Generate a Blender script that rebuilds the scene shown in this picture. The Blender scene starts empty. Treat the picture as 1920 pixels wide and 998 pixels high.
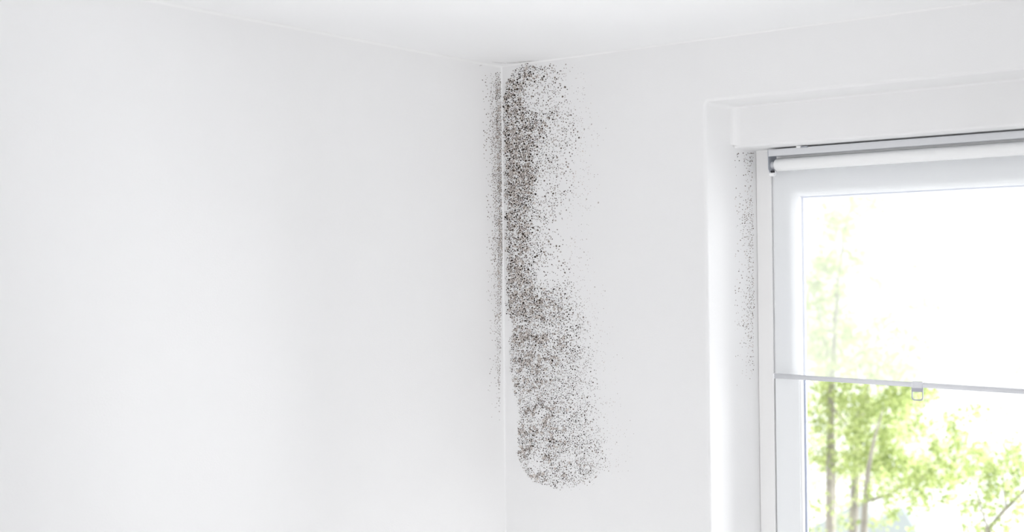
import bpy, bmesh, math, random
from mathutils import Vector, Matrix, noise
random.seed(7)
C = bpy.context.scene.collection
scn = bpy.context.scene

# ------------------------------------------------------------------ camera
F = 2653.4549                       # focal length in pixels of the 1920x998 frame
YAW, PITCH, ROLL = (math.radians(v) for v in (38.1366, 0.9497, -0.5427))
CAM = Vector((3.3395, -4.1995, 1.65))
FW = Vector((-math.sin(YAW)*math.cos(PITCH), math.cos(YAW)*math.cos(PITCH), math.sin(PITCH)))
RT0 = Vector((math.cos(YAW), math.sin(YAW), 0)); UP0 = RT0.cross(FW)
RT = math.cos(ROLL)*RT0 + math.sin(ROLL)*UP0
UP = -math.sin(ROLL)*RT0 + math.cos(ROLL)*UP0
cd = bpy.data.cameras.new('camera'); cam = bpy.data.objects.new('camera', cd); C.objects.link(cam)
cd.sensor_width = 36; cd.lens = F/1920*36; cd.clip_start = 0.05; cd.clip_end = 200
cd.dof.use_dof = True; cd.dof.focus_distance = 5.2; cd.dof.aperture_fstop = 2.0
cam.matrix_world = Matrix(((RT.x, UP.x, -FW.x, CAM.x), (RT.y, UP.y, -FW.y, CAM.y), (RT.z, UP.z, -FW.z, CAM.z), (0, 0, 0, 1)))
scn.camera = cam

# ------------------------------------------------------------------ world, sun, exposure
SKY_OUT, SKY_BACK, SKY_GLOW, SKY_LOW = 1.8, 2.0, 11.0, 10.0      # ahead, behind, glow added at right to brighten the niche side
w = bpy.data.worlds.new('world'); scn.world = w; w.use_nodes = True
nt = w.node_tree; nt.nodes.clear()
tc = nt.nodes.new('ShaderNodeTexCoord'); sx = nt.nodes.new('ShaderNodeSeparateXYZ')
mr = nt.nodes.new('ShaderNodeMapRange'); mr.inputs['From Min'].default_value = -0.25; mr.inputs['From Max'].default_value = 0.35
mr.inputs['To Min'].default_value = SKY_BACK; mr.inputs['To Max'].default_value = SKY_OUT; mr.interpolation_type = 'SMOOTHSTEP'
bg = nt.nodes.new('ShaderNodeBackground'); bg.inputs['Color'].default_value = (0.975, 0.985, 1.0, 1)
wo = nt.nodes.new('ShaderNodeOutputWorld')
nt.links.new(tc.outputs['Generated'], sx.inputs[0]); nt.links.new(sx.outputs['Y'], mr.inputs['Value'])
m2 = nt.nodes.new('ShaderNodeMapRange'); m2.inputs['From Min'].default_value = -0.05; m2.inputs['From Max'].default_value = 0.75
m2.inputs['To Min'].default_value = 0; m2.inputs['To Max'].default_value = SKY_GLOW; m2.interpolation_type = 'SMOOTHSTEP'
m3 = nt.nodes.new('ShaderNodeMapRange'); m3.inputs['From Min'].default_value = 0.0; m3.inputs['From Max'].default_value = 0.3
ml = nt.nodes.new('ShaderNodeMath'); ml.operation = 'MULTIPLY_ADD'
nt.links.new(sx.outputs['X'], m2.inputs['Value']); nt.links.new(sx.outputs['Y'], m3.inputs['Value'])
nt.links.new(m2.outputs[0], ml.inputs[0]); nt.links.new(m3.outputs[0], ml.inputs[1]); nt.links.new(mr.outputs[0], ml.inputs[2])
# glow added below the outside horizon to brighten the niche soffit
m4 = nt.nodes.new('ShaderNodeMapRange'); m4.inputs['From Min'].default_value = -0.12; m4.inputs['From Max'].default_value = -0.6
m4.inputs['To Min'].default_value = 0; m4.inputs['To Max'].default_value = SKY_LOW; m4.interpolation_type = 'SMOOTHSTEP'
mm = nt.nodes.new('ShaderNodeMath'); mm.operation = 'MULTIPLY_ADD'
nt.links.new(sx.outputs['Z'], m4.inputs['Value']); nt.links.new(m4.outputs[0], mm.inputs[0]); nt.links.new(m3.outputs[0], mm.inputs[1]); nt.links.new(ml.outputs[0], mm.inputs[2])
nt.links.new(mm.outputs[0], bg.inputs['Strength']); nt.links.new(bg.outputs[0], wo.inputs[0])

sd = bpy.data.lights.new('sun', 'SUN'); sd.energy = 3.5; sd.angle = math.radians(1.5); sd.color = (1, .97, .9)
sun = bpy.data.objects.new('sun', sd); C.objects.link(sun)
sun.rotation_euler = Vector((0.62, 0.28, -0.75)).to_track_quat('-Z', 'Y').to_euler()

def area(name, loc, aim, sx_, sy_, watts, col=(1, 1, 1), spread=180):
    l = bpy.data.lights.new(name, 'AREA'); l.shape = 'RECTANGLE'; l.size = sx_; l.size_y = sy_; l.energy = watts; l.color = col; l.spread = math.radians(spread)
    o = bpy.data.objects.new(name, l); C.objects.link(o); o.location = loc
    o.rotation_euler = (Vector(aim)-Vector(loc)).to_track_quat('-Z', 'Y').to_euler(); return o
# unseen fill panels added beside and behind the camera to light the room
area('side_fill_panel', (5.70, -1.2, 1.20), (0, -0.2, 1.15), 2.0, 2.0, 5.6, (0.985, 0.982, 1), 55)
area('rear_fill_panel', (3.7, -5.90, 0.9), (0.7, -0.3, 2.3), 2.2, 1.6, 34, (0.985, 0.982, 1), 80)

sb = bpy.data.lights.new('floor_bounce_spot', 'SPOT'); sb.energy = 2700; sb.spot_size = math.radians(20); sb.spot_blend = .3; sb.shadow_soft_size = .05  # added spot behind the camera; its bounce off the floor lifts the ceiling
so = bpy.data.objects.new('floor_bounce_spot', sb); C.objects.link(so); so.location = (4.6, -5.6, 2.4)
so.rotation_euler = (Vector((1.5, -1.1, 0))-so.location).to_track_quat('-Z', 'Y').to_euler()
scn.view_settings.view_transform = 'Standard'; scn.view_settings.look = 'None'
scn.view_settings.exposure = -0.12; scn.view_settings.gamma = 1.0; scn.view_settings.use_curve_mapping = False
scn.cycles.max_bounces = 12; scn.cycles.diffuse_bounces = 8; scn.cycles.transparent_max_bounces = 16

# ------------------------------------------------------------------ helpers
def ray(px, py): return ((px-960)*RT - (py-499)*UP + F*FW)
def atY(px, py, Y):
    d = ray(px, py); return CAM + d*((Y-CAM.y)/d.y)
def atX(px, py, X):
    d = ray(px, py); return CAM + d*((X-CAM.x)/d.x)
def pbr(name, col, rough=0.6, metal=0.0, bump=0.0, bscale=60, spec=0.3, var=0.0, vscale=3):
    m = bpy.data.materials.new(name); m.use_nodes = True; n = m.node_tree; b = n.nodes['Principled BSDF']
    b.inputs['Base Color'].default_value = (*col, 1); b.inputs['Roughness'].default_value = rough
    b.inputs['Metallic'].default_value = metal; b.inputs['Specular IOR Level'].default_value = spec
    g = n.nodes.new('ShaderNodeTexCoord')
    if var:
        t = n.nodes.new('ShaderNodeTexNoise'); t.inputs['Scale'].default_value = vscale; t.inputs['Detail'].default_value = 4
        r = n.nodes.new('ShaderNodeValToRGB')
        r.color_ramp.elements[0].position = .3; r.color_ramp.elements[1].position = .7
        r.color_ramp.elements[0].color = (*[c*(1-var) for c in col], 1); r.color_ramp.elements[1].color = (*[min(1, c*(1+var)) for c in col], 1)
        n.links.new(g.outputs['Object'], t.inputs['Vector']); n.links.new(t.outputs['Fac'], r.inputs[0]); n.links.new(r.outputs[0], b.inputs['Base Color'])
    if bump:
        t = n.nodes.new('ShaderNodeTexNoise'); t.inputs['Scale'].default_value = bscale; t.inputs['Detail'].default_value = 3
        u = n.nodes.new('ShaderNodeBump'); u.inputs['Strength'].default_value = bump; u.inputs['Distance'].default_value = 0.002
        n.links.new(g.outputs['Object'], t.inputs['Vector']); n.links.new(t.outputs['Fac'], u.inputs['Height']); n.links.new(u.outputs[0], b.inputs['Normal'])
    return m
def mesh(name, bm, mat, parent=None, smooth=False):
    me = bpy.data.meshes.new(name); bmesh.ops.recalc_face_normals(bm, faces=bm.faces[:]) ; bm.to_mesh(me); bm.free()
    for m in (mat if isinstance(mat, (list, tuple)) else [mat]): me.materials.append(m)
    o = bpy.data.objects.new(name, me); C.objects.link(o)
    if smooth:
        for p in me.polygons: p.use_smooth = True
    if parent: o.parent = parent; o.matrix_parent_inverse = Matrix.Translation(-Vector(parent.location))
    return o
def empty(name, loc=(0, 0, 0)):
    o = bpy.data.objects.new(name, None); C.objects.link(o); o.location = loc; o.empty_display_size = .1; return o
def tag(o, label=None, cat=None, group=None, kind=None):
    if label: o['label'] = label
    if cat: o['category'] = cat
    if group: o['group'] = group
    if kind: o['kind'] = kind
    return o
def box(bm, x0, x1, y0, y1, z0, z1, bev=0.0, seg=2):
    t = bmesh.new(); bmesh.ops.create_cube(t, size=1)
    for v in t.verts: v.co = Vector(((x0+x1)/2+v.co.x*(x1-x0), (y0+y1)/2+v.co.y*(y1-y0), (z0+z1)/2+v.co.z*(z1-z0)))
    if bev: bmesh.ops.bevel(t, geom=t.edges[:], offset=bev, segments=seg, affect='EDGES', profile=.5)
    me = bpy.data.meshes.new('t'); t.to_mesh(me); t.free(); bm.from_mesh(me); bpy.data.meshes.remove(me); return bm
def prism_x(bm, prof, x0, x1, dz=0.0):
    """extrude a closed y-z profile along x (dz: drop of the far end)"""
    a = [bm.verts.new((x0, y, z)) for y, z in prof]; b = [bm.verts.new((x1, y, z+dz)) for y, z in prof]
    n = len(prof)
    for i in range(n): bm.faces.new((a[i], a[(i+1) % n], b[(i+1) % n], b[i]))
    bm.faces.new(a); bm.faces.new(b[::-1]); return bm
def tube(bm, pts, rads, seg=8):
    rings = []
    for i, p in enumerate(pts):
        p = Vector(p); d = (Vector(pts[min(i+1, len(pts)-1)])-Vector(pts[max(i-1, 0)])).normalized()
        u = d.orthogonal().normalized(); v = d.cross(u); r = rads[i] if isinstance(rads, (list, tuple)) else rads
        if rings:  # keep rings aligned
            u = (pu - d*pu.dot(d)).normalized(); v = d.cross(u)
        pu = u
        rings.append([bm.verts.new(p+(u*math.cos(2*math.pi*k/seg)+v*math.sin(2*math.pi*k/seg))*r) for k in range(seg)])
    for a, b in zip(rings, rings[1:]):
        for k in range(seg): bm.faces.new((a[k], a[(k+1) % seg], b[(k+1) % seg], b[k]))
    bm.faces.new(rings[0][::-1]); bm.faces.new(rings[-1]); return bm

# ------------------------------------------------------------------ materials
M_wall = pbr('white wall paint', (.867, .866, .866), .75, bump=.25, bscale=220, var=.006, vscale=2.0)
M_ceil = pbr('white ceiling paint', (.94, .942, .945), .8, bump=.15, bscale=200, var=.005)
M_caulk = pbr('white caulk', (.9, .9, .895), .5)
M_far = pbr('stone grey wall paint', (.55, .55, .56), .8, var=.01)
M_floor = pbr('pale limed floor', (.86, .86, .86), .5, var=.03, vscale=6)
M_pvc = pbr('white window plastic', (.91, .925, .935), .35, spec=.4)
M_pvc_warm = pbr('white painted frame', (.90, .895, .89), .45)
M_bead = pbr('glossy white bead', (.93, .935, .94), .3)
M_gasket = pbr('blue grey gasket', (.50, .54, .66), .5)
M_alu = pbr('brushed aluminium', (.78, .79, .81), .45, metal=.4)
M_alu_d = pbr('grey plastic bracket', (.40, .42, .46), .45, metal=.2)
M_dark = pbr('dark clip', (.03, .03, .035), .5)
M_rail = pbr('translucent white rail', (.80, .81, .84), .35)
M_roll = pbr('white rolled fabric', (.935, .94, .94), .9, spec=.1)
def fabric_mat():
    m = bpy.data.materials.new('sheer white blind fabric'); m.use_nodes = True; n = m.node_tree; n.nodes.clear()
    out = n.nodes.new('ShaderNodeOutputMaterial'); tr = n.nodes.new('ShaderNodeBsdfTransparent'); tl = n.nodes.new('ShaderNodeBsdfTranslucent')
    df = n.nodes.new('ShaderNodeBsdfDiffuse'); a = n.nodes.new('ShaderNodeMixShader'); b = n.nodes.new('ShaderNodeMixShader')
    tl.inputs[0].default_value = (.95, .955, .96, 1); df.inputs[0].default_value = (.9, .905, .915, 1)
    a.inputs[0].default_value = .5; b.inputs[0].default_value = .36
    n.links.new(df.outputs[0], a.inputs[1]); n.links.new(tl.outputs[0], a.inputs[2])
    n.links.new(tr.outputs[0], b.inputs[1]); n.links.new(a.outputs[0], b.inputs[2]); n.links.new(b.outputs[0], out.inputs[0]); return m
M_fab = fabric_mat()
def glass_mat():
    m = bpy.data.materials.new('window glass'); m.use_nodes = True; n = m.node_tree; n.nodes.clear()
    out = n.nodes.new('ShaderNodeOutputMaterial'); tr = n.nodes.new('ShaderNodeBsdfTransparent'); gl = n.nodes.new('ShaderNodeBsdfGlossy')
    fr = n.nodes.new('ShaderNodeFresnel'); fr.inputs[0].default_value = 1.45; mx = n.nodes.new('ShaderNodeMixShader')
    tr.inputs[0].default_value = (.985, .99, .99, 1); gl.inputs['Roughness'].default_value = 0.02
    n.links.new(fr.outputs[0], mx.inputs[0]); n.links.new(tr.outputs[0], mx.inputs[1]); n.links.new(gl.outputs[0], mx.inputs[2]); n.links.new(mx.outputs[0], out.inputs[0]); return m
M_glass = glass_mat()

# ------------------------------------------------------------------ room shell
H = 2.5; RX, RY = 5.8, -6.0
NX0, NX1, NZ0, NZ1 = 0.8880, 2.12, 0.45, 2.2838       # clear opening of the niche
D = 0.3518                                             # niche depth to the window frame
BR = 0.0125                                            # rounded plaster edge
bm = bmesh.new(); box(bm, -0.25, 0, RY, 0.36, -0.05, H+0.0); mesh('wall_left', bm, M_wall)['kind'] = 'structure'
bm = bmesh.new(); box(bm, -0.25, RX, RY, 0.6, H, H+.25); mesh('ceiling', bm, M_ceil)['kind'] = 'structure'
bm = bmesh.new(); box(bm, -0.25, RX, RY, 0.0, -.2, 0); mesh('floor', bm, M_floor)['kind'] = 'structure'

bm = bmesh.new(); box(bm, RX, RX+.2, RY, 0.44, -.05, H); mesh('wall_right', bm, M_far)['kind'] = 'structure'
bm = bmesh.new(); box(bm, -0.25, RX+.2, RY-.2, RY, -.05, H); mesh('wall_front', bm, M_far)['kind'] = 'structure'
def rounded(x0, x1, z0, z1, r, n=6):
    pts = []
    for cx, cz, a0 in ((x0+r, z1-r, 90), (x0+r, z0+r, 180), (x1-r, z0+r, 270), (x1-r, z1-r, 0)):
        for k in range(n+1):
            a = math.radians(a0+90*k/n); pts.append((cx+r*math.cos(a), cz+r*math.sin(a)))
    return pts
def wall_back():
    bm = bmesh.new(); loops = []
    prof = []                                          # (outward offset, y)
    for k in range(7):
        a = math.radians(90*k/6); prof.append((BR*(1-math.sin(a)), BR*(1-math.cos(a))))
    prof += [(0, .10), (0, .20), (0, .30), (0, .44)]
    for off, y in prof:
        yy = y
        R = .022+off if y < .18 else .012
        pts = rounded(NX0-off, NX1+off, NZ0-off, NZ1+off, .014+off)
        loops.append([bm.verts.new((x, yy, z)) for x, z in pts])
    n = len(loops[0])
    for a, b in zip(loops, loops[1:]):
        for i in range(n):
            f = bm.faces.new((a[i], a[(i+1) % n], b[(i+1) % n], b[i])); f.smooth = True
    for lp, y in ((loops[0], 0.0), (loops[-1], .44)):
        rc = [bm.verts.new((x, y, z)) for x, z in ((0, 0-.05), (RX, -.05), (RX, H), (0, H))]
        ed = [bm.edges.new((rc[i], rc[(i+1) % 4])) for i in range(4)]
        ed += [bm.edges.get((lp[i], lp[(i+1) % n])) for i in range(n)]
        r = bmesh.ops.triangle_fill(bm, edges=ed, use_beauty=True)
        for e in r['geom']:
            if isinstance(e, bmesh.types.BMFace): e.smooth = False
        if y == 0: r0 = rc
        else:
            for i in range(4): bm.faces.new((r0[i], r0[(i+1) % 4], rc[(i+1) % 4], rc[i]))
    return mesh('wall_back', bm, M_wall)
wall_back()['kind'] = 'structure'

# plastered shutter casing dropped inside the niche
bm = bmesh.new(); r = .014
BY, BZ = 0.1935, 2.1404
prof = [(D+.08, NZ1), (BY-.002, NZ1), (BY, NZ1-.006)]
for k in range(7):
    a = math.radians(180+90*k/6); prof.append((BY+.009+.009*math.cos(a), BZ+.009+.009*math.sin(a)))
prof += [(D+.08, BZ)]
prism_x(bm, prof, NX0-.001, NX1+.001)
o = mesh('trim_1', bm, M_wall); tag(o, kind='structure')
def fillet(bm, ctr, axis, d1, d2, r, L0, L1):          # small quarter-hollow bead along an inside corner
    pts = [Vector(ctr)]
    for k in range(6):
        a = math.radians(90*k/5); pts.append(Vector(ctr)+d1*(r*(1-math.sin(a)))+d2*(r*(1-math.cos(a))))
    A = [bm.verts.new(p+axis*L0) for p in pts[1:]]; B = [bm.verts.new(p+axis*L1) for p in pts[1:]]; n = len(A)
    for i in range(n-1): bm.faces.new((A[i], A[i+1], B[i+1], B[i])).smooth = True
    A = [bm.verts.new(p+axis*L0) for p in (pts[1], pts[0], pts[-1])]; B = [bm.verts.new(p+axis*L1) for p in (pts[1], pts[0], pts[-1])]
    for i in range(2): bm.faces.new((A[i], A[i+1], B[i+1], B[i]))
X, Y, Z = Vector((1, 0, 0)), Vector((0, 1, 0)), Vector((0, 0, 1))
bm = bmesh.new(); fillet(bm, (0, 0, H), -Y, X, -Z, .009, 0, -RY); tag(mesh('trim_2', bm, M_caulk, smooth=False), kind='structure')
bm = bmesh.new(); fillet(bm, (0, 0, H), X, -Y, -Z, .006, 0, RX); tag(mesh('trim_3', bm, M_caulk, smooth=False), kind='structure')
bm = bmesh.new(); fillet(bm, (0, 0, 0), Z, X, -Y, .006, 0, H); tag(mesh('trim_4', bm, M_wall, smooth=False), kind='structure')
bm = bmesh.new(); fillet(bm, (NX0, BY, 0), Z, X, -Y, .026, BZ+.008, NZ1); tag(mesh('trim_5', bm, M_wall), kind='structure')

# ------------------------------------------------------------------ window
win = empty('window_1', (NX0, D, NZ0)); win['kind'] = 'structure'
SX = 0.9506                                            # seam between fixed frame and opening sash
FX1 = NX1
def frame_ring(bm, x0, x1, z0, z1, wl, wt, y0, y1, bev=.003):
    box(bm, x0, x0+wl, y0, y1, z0, z1, bev); box(bm, x1-wl, x1, y0, y1, z0, z1, bev)
    box(bm, x0+wl-.001, x1-wl+.001, y0+.0004, y1, z1-wt, z1, bev); box(bm, x0+wl-.001, x1-wl+.001, y0+.0004, y1, z0, z0+wt, bev)
bm = bmesh.new(); frame_ring(bm, NX0, FX1, NZ0, BZ, SX-.0028-NX0, .032, D, D+.075); mesh('window_frame', bm, M_pvc_warm, win)
bm = bmesh.new(); sx0, sx1, sz0, sz1 = SX+.0028, FX1-(SX+.0028-NX0), NZ0+.04, BZ-.036
GX0, GZ1 = 1.0470, 1.9745
sash = bmesh.new(); frame_ring(sash, sx0, sx1, sz0, sz1, GX0-sx0, sz1-GZ1, D+.001, D+.06, .003); sash_o = mesh('sash', sash, M_pvc, win)
bm = bmesh.new()
frame_ring(bm, SX-.012, NX1-(SX-.012-NX0), NZ0+.02, BZ-.02, .03, .03, D+.03, D+.05, 0); mesh('rebate_seal', bm, M_alu_d, win)
# slanted glazing bead
def bead(bm, xa, xb, za, zb, y0, t, y1):
    o = [(xa, za), (xb, za), (xb, zb), (xa, zb)]; i = [(xa+t, za+t), (xb-t, za+t), (xb-t, zb-t), (xa+t, zb-t)]
    i2 = [(xa+t+.0015, za+t+.0015), (xb-t-.0015, za+t+.0015), (xb-t-.0015, zb-t-.0015), (xa+t+.0015, zb-t-.0015)]
    A = [bm.verts.new((x, y0, z)) for x, z in o]; B = [bm.verts.new((x, y0+.006, z)) for x, z in i]; Cc = [bm.verts.new((x, y1, z)) for x, z in i2]
    E_ = [bm.verts.new((x, y1, z)) for x, z in o]
    for k in range(4):
        j = (k+1) % 4; bm.faces.new((A[k], A[j], B[j], B[k])); bm.faces.new((B[k], B[j], Cc[j], Cc[k])); bm.faces.new((Cc[k], Cc[j], E_[j], E_[k])); bm.faces.new((E_[k], E_[j], A[j], A[k]))
gx1 = NX0+NX1-GX0; gz0 = NZ0+.13
bm = bmesh.new(); bead(bm, GX0-.0005, gx1+.0005, gz0, GZ1+.0005, D+.0045, .004, D+.026); mesh('glazing_bead', bm, M_bead, win)
bm = bmesh.new(); bead(bm, GX0+.002, gx1-.002, gz0+.002, GZ1-.002, D+.0255, .0075, D+.040); mesh('gasket', bm, M_gasket, sash_o)
bm = bmesh.new(); box(bm, GX0+.004, gx1-.004, D+.030, D+.036, gz0+.004, GZ1-.004); mesh('glass_pane', bm, M_glass, win)
bm = bmesh.new(); box(bm, NX0+.0005, NX1-.0005, D-.0015, D+.002, BZ-.004, BZ+.001, .001); mesh('sealant', bm, M_caulk, win)

# ------------------------------------------------------------------ roller blind
HX0, HX1 = 0.9725, 2.04
bl = empty('roller_blind', ((HX0+HX1)/2, D-.05, BZ-.006))
tag(bl, 'white sheer roller blind half lowered in the window niche, with small pull tab', 'blind')
HB, HT = 2.1105, 2.1345
bm = bmesh.new()                                       # head rail: U channel with a lip
prof = [(.2818, HB), (.2818, HT), (.3460, HT), (.3460, HB+.004), (.3435, HB+.004), (.3435, HT-.003), (.2845, HT-.003), (.2845, HB)]
prism_x(bm, prof, HX0+.003, HX1-.003); hr = mesh('head_rail', bm, M_alu, bl)
bm = bmesh.new(); box(bm, HX0+.002, HX1-.002, .2795, .2820, HT-.005, HT-.0025, .0005); mesh('lip', bm, M_alu, hr)
bm = bmesh.new()                                       # clamp lever resting on the rail
cx = atY(1500, 279, .283).x
box(bm, cx-.011, cx+.006, .273, .295, HT-.002, HT+.0048, .0025, 3)
mc = mesh('mounting_clip', bm, M_bead, bl)
bm = bmesh.new(); box(bm, cx+.006, cx+.030, .277, .290, HT-.0015, HT+.003, .001); mesh('clip_spring', bm, M_alu_d, mc)
RYc, RZc, RR = .3085, 2.0808, .0222
for sgn, xx in ((1, HX0), (-1, HX1)):
    bm = bmesh.new()                                   # rounded end plate
    pts = [(.2818, HT), (.3440, HT)]
    for k in range(11):
        a = math.radians(0-180*k/10); pts.append((RYc+.001+.0255*math.cos(a)+.004, 2.070+.0255*math.sin(a)))
    pts[-1] = (.2850, 2.066)
    prism_x(bm, [(p[0], p[1]) for p in pts], min(xx, xx+sgn*.003), max(xx, xx+sgn*.003)); br = mesh('bracket', bm, M_alu_d, bl)
    bm = bmesh.new(); tube(bm, [(xx-sgn*.001, RYc-.004, RZc-.029), (xx+sgn*.016, RYc-.004, RZc-.029)], .0105, 20); mesh('idler', bm, M_bead, br)
    bm = bmesh.new(); tube(bm, [(xx+sgn*.006, RYc-.0135, RZc-.0235), (xx+sgn*.0185, RYc-.0135, RZc-.0235)], .0042, 14); mesh('set_screw', bm, M_dark, br)
    bm = bmesh.new(); tube(bm, [(xx+sgn*.003, RYc, RZc), (xx+sgn*.030, RYc, RZc)], .013, 24); mesh('end_plug', bm, M_alu, br)
bm = bmesh.new(); tx0, tx1 = HX0+.0175, HX1-.0175
tube(bm, [(tx0, RYc, RZc), (tx0+.0008, RYc, RZc), (tx0+.006, RYc, RZc), (tx1-.006, RYc, RZc), (tx1, RYc, RZc)], [RR*.72, RR*.86, RR, RR, RR*.8], 48)
mesh('roller_tube', bm, M_roll, bl, smooth=True)
# hanging fabric: tangent from the back of the roll, down to the slightly slanting rail
FY = .3308
pL, pR = atY(1452, 705, FY), atY(1920, 734.5, FY)
fx0, fx1 = pL.x-.0005, HX1-.0085
RL = pL.z; RRt = pL.z+(pR.z-pL.z)*(fx1-pL.x)/(pR.x-pL.x)
bm = bmesh.new(); NXs, NZs = 24, 24; T = .0006
grid = []
for side in (0, 1):
    g = []
    for i in range(NXs+1):
        row = []
        u = i/NXs; xx = fx0+(fx1-fx0)*u; zb = RL+(RRt-RL)*u+.002
        for j in range(NZs+1):
            v = j/NZs; z = RZc+(zb-RZc)*v
            y = (RYc+RR-.0002)+(FY-RYc-RR+.0002)*v+(.0006 if side else 0)
            row.append(bm.verts.new((xx, y, z)))
        g.append(row)
    grid.append(g)
a = grid[0]
for i in range(NXs):
    for j in range(NZs): bm.faces.new((a[i][j], a[i+1][j], a[i+1][j+1], a[i][j+1]))
for row in grid[1]:
    for v in row: bm.verts.remove(v)
mesh('blind_fabric', bm, M_fab, bl, smooth=True)
bm = bmesh.new(); rr = .0085
prof = [(FY+rr*.62*math.cos(t*math.pi/8), RL+rr*math.sin(t*math.pi/8)) for t in range(16)]
prism_x(bm, prof, fx0+.002, fx1-.002, RRt-RL); rail = mesh('bottom_rail', bm, M_rail, bl, smooth=False)
for p in rail.data.polygons: p.use_smooth = len(p.vertices) == 4
for xx, zz in ((fx0-.0006, RL), (fx1+.0006, RRt)):
    bm = bmesh.new(); box(bm, xx-.0032, xx+.0032, FY-.0062, FY+.0062, zz-.0100, zz+.0100, .0025, 3); mesh('end_cap', bm, M_bead, rail)
# pull tab: clip + ring
tp = atY(1721, 735, FY); tx = tp.x; zr = RL+(RRt-RL)*(tx-fx0)/(fx1-fx0)
M_tab = pbr('clear grey pull tab', (.50, .50, .56), .3)
bm = bmesh.new(); box(bm, tx-.0185, tx+.0185, FY-.0082, FY+.0075, zr-.0105, zr+.0115, .003, 3); clip = mesh('pull_clip', bm, M_rail, rail)
bm = bmesh.new()
def rrect(cx, cz, w_, h_, r, n=5):
    pts = []
    for sx_, sz_, a0 in ((1, 1, 0), (-1, 1, 90), (-1, -1, 180), (1, -1, 270)):
        rad = r if sz_ < 0 else .002
        for k in range(n+1):
            t = math.radians(a0+90*k/n); pts.append((cx+sx_*(w_/2-rad)+rad*math.cos(t), cz+sz_*(h_/2-rad)+rad*math.sin(t)))
    return pts
zc = zr-.0105-.0215
outp = rrect(tx, zc+.002, .040, .045, .010); inp = rrect(tx, zc-.0035, .0335, .025, .0085)
vo = [[bm.verts.new((x, y, z)) for x, z in outp] for y in (FY-.005, FY-.002)]
vi = [[bm.verts.new((x, y, z)) for x, z in inp] for y in (FY-.005, FY-.002)]
n = len(outp)
for i in range(n):
    j = (i+1) % n
    bm.faces.new((vo[0][i], vo[0][j], vi[0][j], vi[0][i])); bm.faces.new((vo[1][i], vi[1][i], vi[1][j], vo[1][j]))
    bm.faces.new((vo[0][i], vo[1][i], vo[1][j], vo[0][j])); bm.faces.new((vi[0][i], vi[0][j], vi[1][j], vi[1][i]))
mesh('pull_tab', bm, M_tab, rail)

# ------------------------------------------------------------------ mould growth (pigment specks lying on the plaster)
MOLD = [pbr('mould black brown', (.038, .028, .022), .9), pbr('mould dark brown', (.085, .066, .054), .9), pbr('mould mid brown', (.17, .138, .118), .9),
        pbr('mould grey brown', (.31, .265, .235), .9), pbr('mould pale grey', (.50, .46, .435), .9), pbr('mould faint halo', (.70, .655, .62), .9)]
def lerp_rows(rows, y):
    if y <= rows[0][0]: return rows[0][1:]
    for a, b in zip(rows, rows[1:]):
        if y <= b[0]:
            t = (y-a[0])/(b[0]-a[0]); return [p+(q-p)*t for p, q in zip(a[1:], b[1:])]
    return rows[-1][1:]
def ss(a, b, x):
    t = max(0, min(1, (x-a)/(b-a) if b != a else (x > a))); return t*t*(3-2*t)
class Specks:
    def __init__(s, plane): s.bm = bmesh.new(); s.grid = {}; s.plane = plane
    def free(s, x, y, d):
        c = 6; gx, gy = int(x//c), int(y//c)
        for i in (-1, 0, 1):
            for j in (-1, 0, 1):
                for (a, b, e) in s.grid.get((gx+i, gy+j), ()):
                    if (a-x)**2+(b-y)**2 < (d+e)**2: return False
        return True
    def add(s, x, y, r, m, off, block=True, k=7):
        if block: s.grid.setdefault((int(x//6), int(y//6)), []).append((x, y, r))
        ph = random.random()*6.28; el = random.uniform(.75, 1.35); tilt = random.uniform(-.6, .6)
        ring = []
        for q in range(k):
            a = ph+q*6.2832/k; rq = r*random.uniform(.68, 1.25)
            dx, dy = rq*math.cos(a)/el**.5, rq*math.sin(a)*el**.5
            ring.append(s.bm.verts.new(s.plane(x+dx*math.cos(tilt)-dy*math.sin(tilt), y+dx*math.sin(tilt)+dy*math.cos(tilt), off)))
        c = s.bm.verts.new(s.plane(x, y, off+.0004))
        for q in range(k):
            f = s.bm.faces.new((ring[q], ring[(q+1) % k], c)); f.material_index = m

# window wall: rows of (y, left limit, end of dense band, end of middle band, end of sparse band, strength)
ROWS = [(118, 985, 990, 1000, 1075, .10), (126, 968, 1003, 1018, 1060, .65), (140, 960, 1000, 1015, 1058, .8), (155, 951, 978, 1012, 1060, .9), (175, 948, 967, 985, 1066, .95), (200, 945, 966, 1030, 1072, .95),
        (235, 946, 975, 1034, 1080, 1), (255, 946, 984, 1030, 1088, 1), (285, 946, 990, 1016, 1078, 1), (330, 947, 1000, 1010, 1075, 1), (380, 949, 988, 1010, 1072, .95), (405, 949, 975, 1000, 1064, .9),
        (440, 950, 972, 994, 1060, .95), (480, 951, 985, 1004, 1066, .8), (520, 951, 980, 1002, 1072, .8), (545, 951, 996, 1022, 1086, 1.0), (565, 951, 1002, 1044, 1088, 1.05), (590, 953, 996, 1060, 1096, 1.0),
        (610, 962, 985, 1070, 1108, .72), (640, 958, 990, 1072, 1112, .85), (665, 957, 988, 1078, 1116, .82), (700, 960, 996, 1078, 1118, .75), (730, 963, 1008, 1082, 1122, .6), (760, 972, 1004, 1084, 1130, .7),
        (790, 973, 1000, 1088, 1126, .8), (820, 972, 1002, 1100, 1140, .75), (850, 972, 994, 1112, 1142, .72), (875, 980, 1004, 1112, 1140, .7), (893, 990, 1008, 1106, 1128, .62), (904, 1003, 1012, 1100, 1112, .45), (914, 1030, 1035, 1075, 1095, .25), (922, 1050, 1051, 1052, 1062, .0)]
HOLES = [(1004, 866, 11, 20), (1063, 858, 13, 8), (1010, 196, 26, 13), (1002, 168, 20, 8), (1030, 515, 16, 26), (1052, 440, 20, 40), (1062, 300, 16, 12), (1020, 350, 14, 22)]
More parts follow.
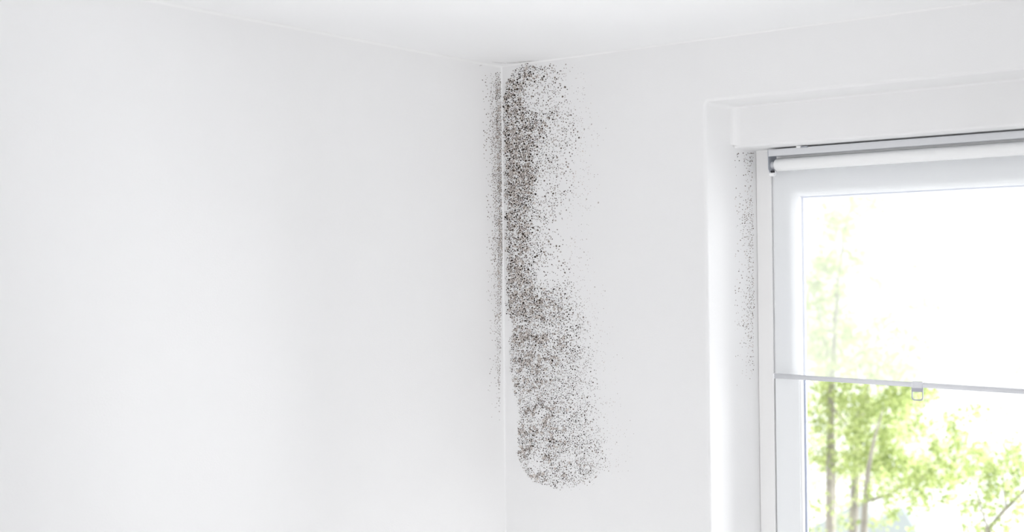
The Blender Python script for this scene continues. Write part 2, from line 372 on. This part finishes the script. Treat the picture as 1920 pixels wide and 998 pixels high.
def dens_main(x, y):
    L, De, Mi, Sp, st = lerp_rows(ROWS, y)
    L += 3*noise.noise(Vector((0, y*.06, 3)))+5*noise.noise(Vector((x*.1, y*.11, 7)))
    if x < L-3 or x > Sp+75: return 0
    e = ss(L-4, L+4, x)
    if x < De: d = 1.0
    elif x < Mi: d = 1.0-(.6 if y < 540 else .5)*(x-De)/(Mi-De)
    elif x < Sp: d = (.30 if y < 540 else .42)*(1-.8*(x-Mi)/(Sp-Mi)) if Sp > Mi else .08 #/(Sp-Mi) if Sp > Mi else .08
    else: d = .08*max(0, 1-(x-Sp)/60)**1.6
    n1 = noise.noise(Vector((x*.045, y*.045, 0))); n2 = noise.noise(Vector((x*.13, y*.13, 9)))
    d *= max(.12, 1+.75*n1+.55*n2)
    for hx, hy, rx, ry in HOLES:
        q = ((x-hx)/rx)**2+((y-hy)/ry)**2
        if q < 1.6: d *= max(.3, q/1.6)**1.3
    return d*st*e
S1 = Specks(lambda x, y, o: atY(x, y, -o))
for t in range(8000):                                   # pale halo growth under the dense band
    x, y = random.uniform(942, 1120), random.uniform(122, 912); d = dens_main(x, y)
    if random.random() < (d-.5)*1.5:
        S1.add(x, y, random.uniform(1.6, 3.4), 5 if random.random() < .6 else 4, .00025+random.random()*.0002, block=False, k=8)
for t in range(120000):
    x, y = random.uniform(942, 1195), random.uniform(112, 922); d = dens_main(x, y)
    if random.random() > d*.8: continue
    size = 1.0-.28*ss(430, 720, y)
    r = (random.uniform(1.35, 2.15) if random.random() < (.34 if d > .25 else .1) else random.uniform(.6, 1.3))*size
    if d > .85 and random.random() < .06: r = random.uniform(2.1, 3.1)*size
    if not S1.free(x, y, r*(.78 if d > .7 else 1.0)): continue
    q = random.random()
    L, De, Mi, Sp, st = lerp_rows(ROWS, y)
    if x > Sp: m = 4 if q < .6 else 5; r *= .75
    elif d > .75: m = 0 if q < .42 else 1 if q < .8 else 2 if q < .9 else 3
    elif d > .3: m = 0 if q < .22 else 1 if q < .5 else 2 if q < .7 else 3 if q < .9 else 4
    else: m = 1 if q < .2 else 2 if q < .42 else 3 if q < .68 else 4
    S1.add(x, y, r, m, .0005+random.random()*.0003)
    S1.grid.setdefault((int(x//6), int(y//6)), [])
m1 = mesh('mould_patch', S1.bm, MOLD)
tag(m1, 'tall patch of brown black mould specks on the wall right of the corner', 'mould', kind='stuff')

# left wall, a narrow band beside the corner
ROWS2 = [(140, 918, 928, 938, .25), (170, 918, 929, 940, .5), (200, 919, 931, 941, .8), (250, 919, 931, 941.5, 1), (290, 921, 932, 942, .95), (350, 924, 934, 942.5, .95), (420, 927, 935, 943, 1.0), (470, 925, 934, 942, .9), (520, 926, 933, 941, .6),
         (560, 927, 933, 940, .7), (600, 927, 932, 940, .45), (660, 927, 932, 939, .35), (720, 928, 933, 938, .3), (760, 930, 934, 938, .12), (790, 932, 935, 937, .0)]
def dens_left(x, y):
    a, b, c, st = lerp_rows(ROWS2, y)
    if x > c or x < a-14: return 0
    d = .06 if x < a else .35 if x < b else 1.0
    return d*st*max(.1, 1+.8*noise.noise(Vector((x*.08, y*.05, 20)))+.4*noise.noise(Vector((x*.2, y*.2, 5))))
S2 = Specks(lambda x, y, o: atX(x, y, o))
for t in range(900):
    x, y = random.uniform(915, 943), random.uniform(150, 600)
    if random.random() < dens_left(x, y)-.5: S2.add(x, y, random.uniform(1.4, 2.6), 5, .0003, block=False, k=8)
for t in range(16000):
    x, y = random.uniform(903, 943), random.uniform(135, 790); d = dens_left(x, y)
    if random.random() > d: continue
    r = random.uniform(.55, 1.25)*(1 if y < 500 else .8)
    if not S2.free(x, y, r*.7): continue
    q = random.random()
    m = (1 if q < .35 else 2 if q < .7 else 3) if d > .5 and y < 500 else (2 if q < .3 else 3 if q < .65 else 4)
    S2.add(x, y, r, m, .0005)
m2 = mesh('mould_patch', S2.bm, MOLD)
tag(m2, 'narrow strip of mould specks on the wall left of the corner', 'mould', kind='stuff')

# jamb of the window niche
JR = [(286, 1396, 1414, .9), (300, 1394, 1412, 1.0), (312, 1396, 1410, .25), (340, 1392, 1411, .35), (380, 1392, 1412, .6), (410, 1390, 1413, 1.0), (440, 1393, 1413, .9), (455, 1393, 1412, .5), (490, 1398, 1413, .55), (520, 1398, 1413, .55),
      (545, 1400, 1414, 1.0), (585, 1400, 1415, 1.0), (600, 1386, 1413, .6), (640, 1394, 1413, .35), (700, 1394, 1414, .22), (730, 1394, 1412, .0)]
S3 = Specks(lambda x, y, o: atX(x, y, NX0+o))
for t in range(7500):
    x, y = random.uniform(1378, 1415), random.uniform(286, 730); a, b, st = lerp_rows(JR, y)
    d = (.12 if x < a else .25+.75*(x-a)/(b-a) if x < b else 0)*st*max(.1, 1+1.1*noise.noise(Vector((x*.1, y*.06, 40))))
    if random.random() > d*.5: continue
    r = random.uniform(.5, 1.25)
    if not S3.free(x, y, r*.9): continue
    q = random.random(); m = 2 if q < .15 else 3 if q < .45 else 4 if q < .8 else 5
    if y < 305: m = 1 if q < .4 else 2
    S3.add(x, y, r, m, .0004)
m3 = mesh('mould_patch', S3.bm, MOLD)
tag(m3, 'faint scattered grey mould specks on the window niche side beside the frame', 'mould', kind='stuff')

# hairline cracks in the caulk at the ceiling corner
M_crack = pbr('crack line grey', (.36, .34, .32), .9)
def hair(pts, w_, f, parent):
    bm = bmesh.new(); P = [f(x, y) for x, y in pts]; tube(bm, P, [w_*(.3 if i in (0, len(P)-1) else random.uniform(.6, 1)) for i in range(len(P))], 5)
    return mesh('crack_line', bm, M_crack, parent)
def atZ(px, py, Zv):
    d = ray(px, py); return CAM + d*((Zv-CAM.z)/d.z)
cl = lambda x, y: atZ(x, y, H-.0005)
ce = empty('hairline_crack', (0.02, -0.02, H)); tag(ce, 'fine grey hairline cracks along the ceiling edge above the mouldy corner', 'crack')
hair([(950, 118.6), (958, 118.4), (966, 117.6), (974, 116.4), (983, 115.6), (992, 114.6), (1000, 114.6)], .0007, cl, ce)
hair([(960, 119), (972, 118), (984, 116.6), (996, 115), (1010, 113.4)], .0005, cl, ce)
hair([(922, 116.5), (930, 117.6), (940, 118.4), (949, 119.4)], .0005, cl, ce)
hair([(899, 124), (901, 122.8), (904, 122.4)], .0010, lambda x, y: atX(x, y, .0006), ce)

# ------------------------------------------------------------------ outside
M_pave = pbr('pale paving', (.7, .72, .7), .8, var=.05)
bm = bmesh.new(); box(bm, -16, 3, 5.5, 18, -5.2, -5.0); tag(mesh('ground', bm, M_pave), kind='structure')
def leaf_mat(name, c1, c2):
    m = bpy.data.materials.new(name); m.use_nodes = True; n = m.node_tree; n.nodes.clear()
    out = n.nodes.new('ShaderNodeOutputMaterial'); df = n.nodes.new('ShaderNodeBsdfDiffuse'); tl = n.nodes.new('ShaderNodeBsdfTranslucent'); mx = n.nodes.new('ShaderNodeMixShader'); mx.inputs[0].default_value = .5
    g = n.nodes.new('ShaderNodeNewGeometry'); r = n.nodes.new('ShaderNodeValToRGB')
    r.color_ramp.elements[0].color = (*c1, 1); r.color_ramp.elements[1].color = (*c2, 1)
    n.links.new(g.outputs['Random Per Island'], r.inputs[0])
    for s in (df, tl): n.links.new(r.outputs[0], s.inputs[0])
    n.links.new(df.outputs[0], mx.inputs[1]); n.links.new(tl.outputs[0], mx.inputs[2]); n.links.new(mx.outputs[0], out.inputs[0]); return m
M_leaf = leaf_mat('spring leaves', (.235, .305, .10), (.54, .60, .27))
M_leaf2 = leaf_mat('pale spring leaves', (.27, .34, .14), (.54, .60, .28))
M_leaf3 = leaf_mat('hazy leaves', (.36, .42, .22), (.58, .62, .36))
M_bark = pbr('grey brown bark', (.24, .22, .19), .9, bump=.5, bscale=20, var=.2, vscale=8)
def foliage(clusters, Yd, mat, parent, leaf=.05, seed=1, dens=1.0):
    rnd = random.Random(seed); bm = bmesh.new()
    for (px, py, rx, ry, k) in clusters:
        ppm = F/((Yd-CAM.y)*1.25)                     # pixels per metre out there
        cnt = int(rx*ry/4.2*k*dens)
        sub = [(rnd.gauss(0, .55)*rx, rnd.gauss(0, .55)*ry, rnd.gauss(0, .5)) for _ in range(max(3, cnt//8))]
        for i in range(cnt):
            s = rnd.choice(sub); qx = px+s[0]+rnd.gauss(0, 8); qy = py+s[1]+rnd.gauss(0, 8)
            p = atY(qx, qy, Yd+s[2]*rx/ppm*1.3+rnd.gauss(0, .05))
            L = leaf*rnd.uniform(.6, 1.25); a = Vector((rnd.gauss(0, 1), rnd.gauss(0, 1), rnd.gauss(-.4, .8))).normalized(); b = a.orthogonal().normalized()
            b = Matrix.Rotation(rnd.random()*6.28, 3, a) @ b
            c = a.cross(b)
            vs = [p-a*L*.5, p-a*L*.12+b*L*.33+c*L*.06, p+a*L*.2+b*L*.25+c*L*.05, p+a*L*.55, p+a*L*.2-b*L*.25+c*L*.05, p-a*L*.12-b*L*.33+c*L*.06]
            v = [bm.verts.new(q) for q in vs]; bm.faces.new((v[0], v[1], v[2], v[3])); bm.faces.new((v[0], v[3], v[4], v[5]))
    return mesh('foliage', bm, mat, parent)
def limb(name, pts, Yd, rads, parent, seed=0):
    bm = bmesh.new(); rnd = random.Random(seed); P = [atY(x, y, Yd+dy) for x, y, dy in pts]
    tube(bm, P, rads, 8); return mesh(name, bm, M_bark, parent, smooth=True)
def ground_pt(px, Yd):
    p = atY(px, 998, Yd); return Vector((p.x, p.y, -5.0))
def tree(pxb, Yd, label, group=None):
    g = ground_pt(pxb, Yd); e = empty('tree', g); tag(e, label, 'tree', group); return e
def trunk(e, pts, Yd, rads, name='trunk'):
    P = [Vector(e.location)] + [atY(x, y, Yd) for x, y in pts]; bm = bmesh.new(); tube(bm, P, rads, 10); return mesh(name, bm, M_bark, e, smooth=True)

Y1 = 9.0
t1 = tree(1556, Y1, 'tallest tree outside, twin trunk near the left edge of the glass')
trunk(t1, [(1557, 998), (1556, 930), (1556, 850), (1558, 780), (1560, 712), (1566, 610), (1573, 520), (1583, 440), (1598, 380), (1606, 330)], Y1, [.13, .05, .042, .036, .034, .03, .024, .018, .014, .01, .006])
trunk(t1, [(1561, 998), (1562, 930), (1563, 870), (1560, 800), (1553, 740), (1548, 650), (1530, 560), (1520, 520)], Y1+.1, [.1, .036, .03, .026, .024, .02, .015, .01, .006], 'stem')
for pts, r0 in (([(1560, 600, 0), (1590, 570, .1), (1620, 545, .2)], .014), ([(1573, 530, 0), (1550, 505, .1), (1535, 480, .2)], .012), ([(1558, 760, 0), (1590, 800, .2), (1612, 830, .3)], .013),
                ([(1558, 700, 0), (1620, 660, .2), (1690, 640, .3), (1740, 580, .3)], .014), ([(1583, 440, 0), (1620, 400, .1), (1660, 382, .2)], .01)):
    limb('branch', pts, Y1, [r0]+[r0*.6]*(len(pts)-2)+[r0*.3], t1)
FOL1 = ([(1640, 384, 42, 12, .55), (1600, 384, 22, 12, .55), (1556, 415, 28, 40, .55), (1588, 430, 24, 26, .5), (1535, 505, 22, 50, .6), (1560, 490, 35, 30, .5), (1608, 488, 22, 20, .6), (1528, 570, 20, 50, .6), (1565, 560, 30, 35, .4),
         (1590, 620, 60, 50, .4), (1540, 660, 35, 45, .55), (1655, 530, 28, 26, .25), (1650, 610, 35, 30, .25), (1720, 500, 26, 10, .3), (1742, 576, 24, 14, .55), (1700, 640, 35, 25, .3), (1660, 670, 45, 30, .4), (1600, 690, 70, 25, .45), (1690, 700, 40, 20, .4), (1790, 635, 14, 8, .25),
         (1550, 740, 34, 30, .62), (1535, 790, 22, 40, .6), (1600, 752, 40, 36, .68), (1655, 755, 46, 40, .7), (1700, 742, 30, 34, .65), (1746, 738, 17, 17, .55), (1615, 815, 42, 36, .66), (1670, 825, 30, 40, .5), (1548, 862, 30, 26, .55), (1595, 872, 38, 28, .62), (1645, 872, 40, 34, .62), (1690, 878, 42, 34, .55)],
        )[0]
foliage(FOL1, Y1, M_leaf, t1, .046, 3, 2.3)
Y2 = 8.2
t2 = tree(1622, Y2, 'slim single-trunk tree outside, just right of the twin-trunk tree')
trunk(t2, [(1620, 998), (1622, 950), (1625, 915), (1628, 880), (1640, 820), (1655, 770)], Y2, [.11, .034, .030, .027, .022, .014, .006])
limb('branch', [(1628, 940, 0), (1660, 930, .1), (1700, 908, .2), (1732, 892, .3), (1775, 850, .4)], Y2, [.012, .016, .013, .010, .005], t2)
foliage([(1765, 792, 14, 9, .4), (1790, 792, 16, 10, .4), (1833, 775, 13, 10, .7), (1812, 772, 9, 7, .5), (1797, 820, 22, 26, .55), (1766, 850, 32, 20, .55), (1725, 900, 34, 24, .6), (1770, 892, 36, 26, .6), (1812, 880, 22, 18, .6), (1730, 945, 30, 16, .4), (1782, 942, 14, 10, .7), (1720, 800, 14, 30, .35), (1700, 925, 30, 24, .5),
         (1835, 845, 34, 18, .4), (1880, 768, 9, 6, .35), (1655, 920, 30, 14, .35), (1600, 930, 20, 8, .35), (1540, 948, 24, 14, .4), (1522, 980, 22, 16, .35), (1588, 988, 14, 14, .4), (1645, 980, 18, 12, .4), (1672, 965, 12, 26, .5), (1705, 995, 14, 8, .3)],
        Y2, M_leaf, t2, .046, 5, 2.0)
Y3 = 7.4
t3 = tree(1850, Y3, 'tree outside at the lower right of the glass with slanting grey branches')
trunk(t3, [(1846, 1040), (1856, 990), (1882, 958), (1905, 936), (1935, 905), (1970, 860)], Y3, [.12, .03, .018, .015, .013, .011, .006])
trunk(t3, [(1846, 1040), (1850, 985), (1840, 955), (1833, 930), (1831, 910)], Y3-.1, [.1, .02, .009, .007, .006, .003], 'stem')
limb('branch', [(1887, 952, 0), (1883, 925, .1), (1881, 895, .2), (1890, 850, .2), (1905, 830, .2)], Y3, [.008, .007, .006, .004, .002], t3)
foliage([(1900, 842, 22, 14, .45), (1912, 880, 14, 26, .6), (1862, 885, 26, 20, .5), (1850, 925, 22, 22, .6), (1888, 915, 24, 20, .5), (1905, 955, 14, 18, .6), (1818, 955, 18, 16, .6), (1830, 988, 24, 10, .5), (1875, 988, 26, 12, .45), (1912, 700, 8, 10, .4), (1885, 870, 28, 16, .5), (1860, 960, 14, 12, .4)],
        Y3, M_leaf2, t3, .044, 7, 2.2)

# paler tree further back, filling in behind the first
Y4 = 13.5
t4 = tree(1600, Y4, 'pale hazy tree outside, farthest back behind the twin-trunk tree')
trunk(t4, [(1600, 998), (1604, 900), (1612, 780), (1640, 660), (1650, 600)], Y4, [.2, .07, .06, .045, .03, .012])
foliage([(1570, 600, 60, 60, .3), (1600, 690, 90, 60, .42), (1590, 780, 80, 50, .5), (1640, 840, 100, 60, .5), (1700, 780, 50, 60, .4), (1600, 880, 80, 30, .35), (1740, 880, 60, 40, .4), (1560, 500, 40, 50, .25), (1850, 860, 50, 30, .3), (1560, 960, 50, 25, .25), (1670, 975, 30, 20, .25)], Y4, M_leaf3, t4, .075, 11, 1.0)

# pale pitched canopies beyond the trees
M_can = pbr('pale canopy cloth', (.27, .30, .305), .8)
M_pole = pbr('white canopy pole', (.8, .82, .82), .5)
def canopy(pa, Yc, half, drop, label):
    top = atY(pa[0], pa[1], Yc); e = empty('garden_canopy', (top.x, top.y, -5.0)); tag(e, label, 'canopy', None)
    bm = bmesh.new(); ap = bm.verts.new(top); lo = []
    for (a, b) in ((-1, -1), (1, -1), (1, 1), (-1, 1)): lo.append((top.x+a*half, top.y+b*half, top.z-drop))
    v1 = [bm.verts.new(p) for p in lo]; v2 = [bm.verts.new((p[0], p[1], p[2]-.2)) for p in lo]
    for i in range(4):
        j = (i+1) % 4; bm.faces.new((ap, v1[i], v1[j])); bm.faces.new((v1[i], v2[i], v2[j], v1[j]))
    mesh('cloth_roof', bm, M_can, e)
    for p in lo:
        bm = bmesh.new(); tube(bm, [(p[0]*.98+top.x*.02, p[1]*.98+top.y*.02, -5.0), (p[0]*.98+top.x*.02, p[1]*.98+top.y*.02, p[2]-.02)], .025, 8); mesh('pole', bm, M_pole, e)
canopy((1615, 939), 15.5, 1.1, .75, 'pale pitched canopy behind the slim tree trunk at the bottom of the glass')
canopy((1690, 950), 11.6, 1.1, .85, 'pale pitched canopy with a long slope, right of the slim tree trunk')
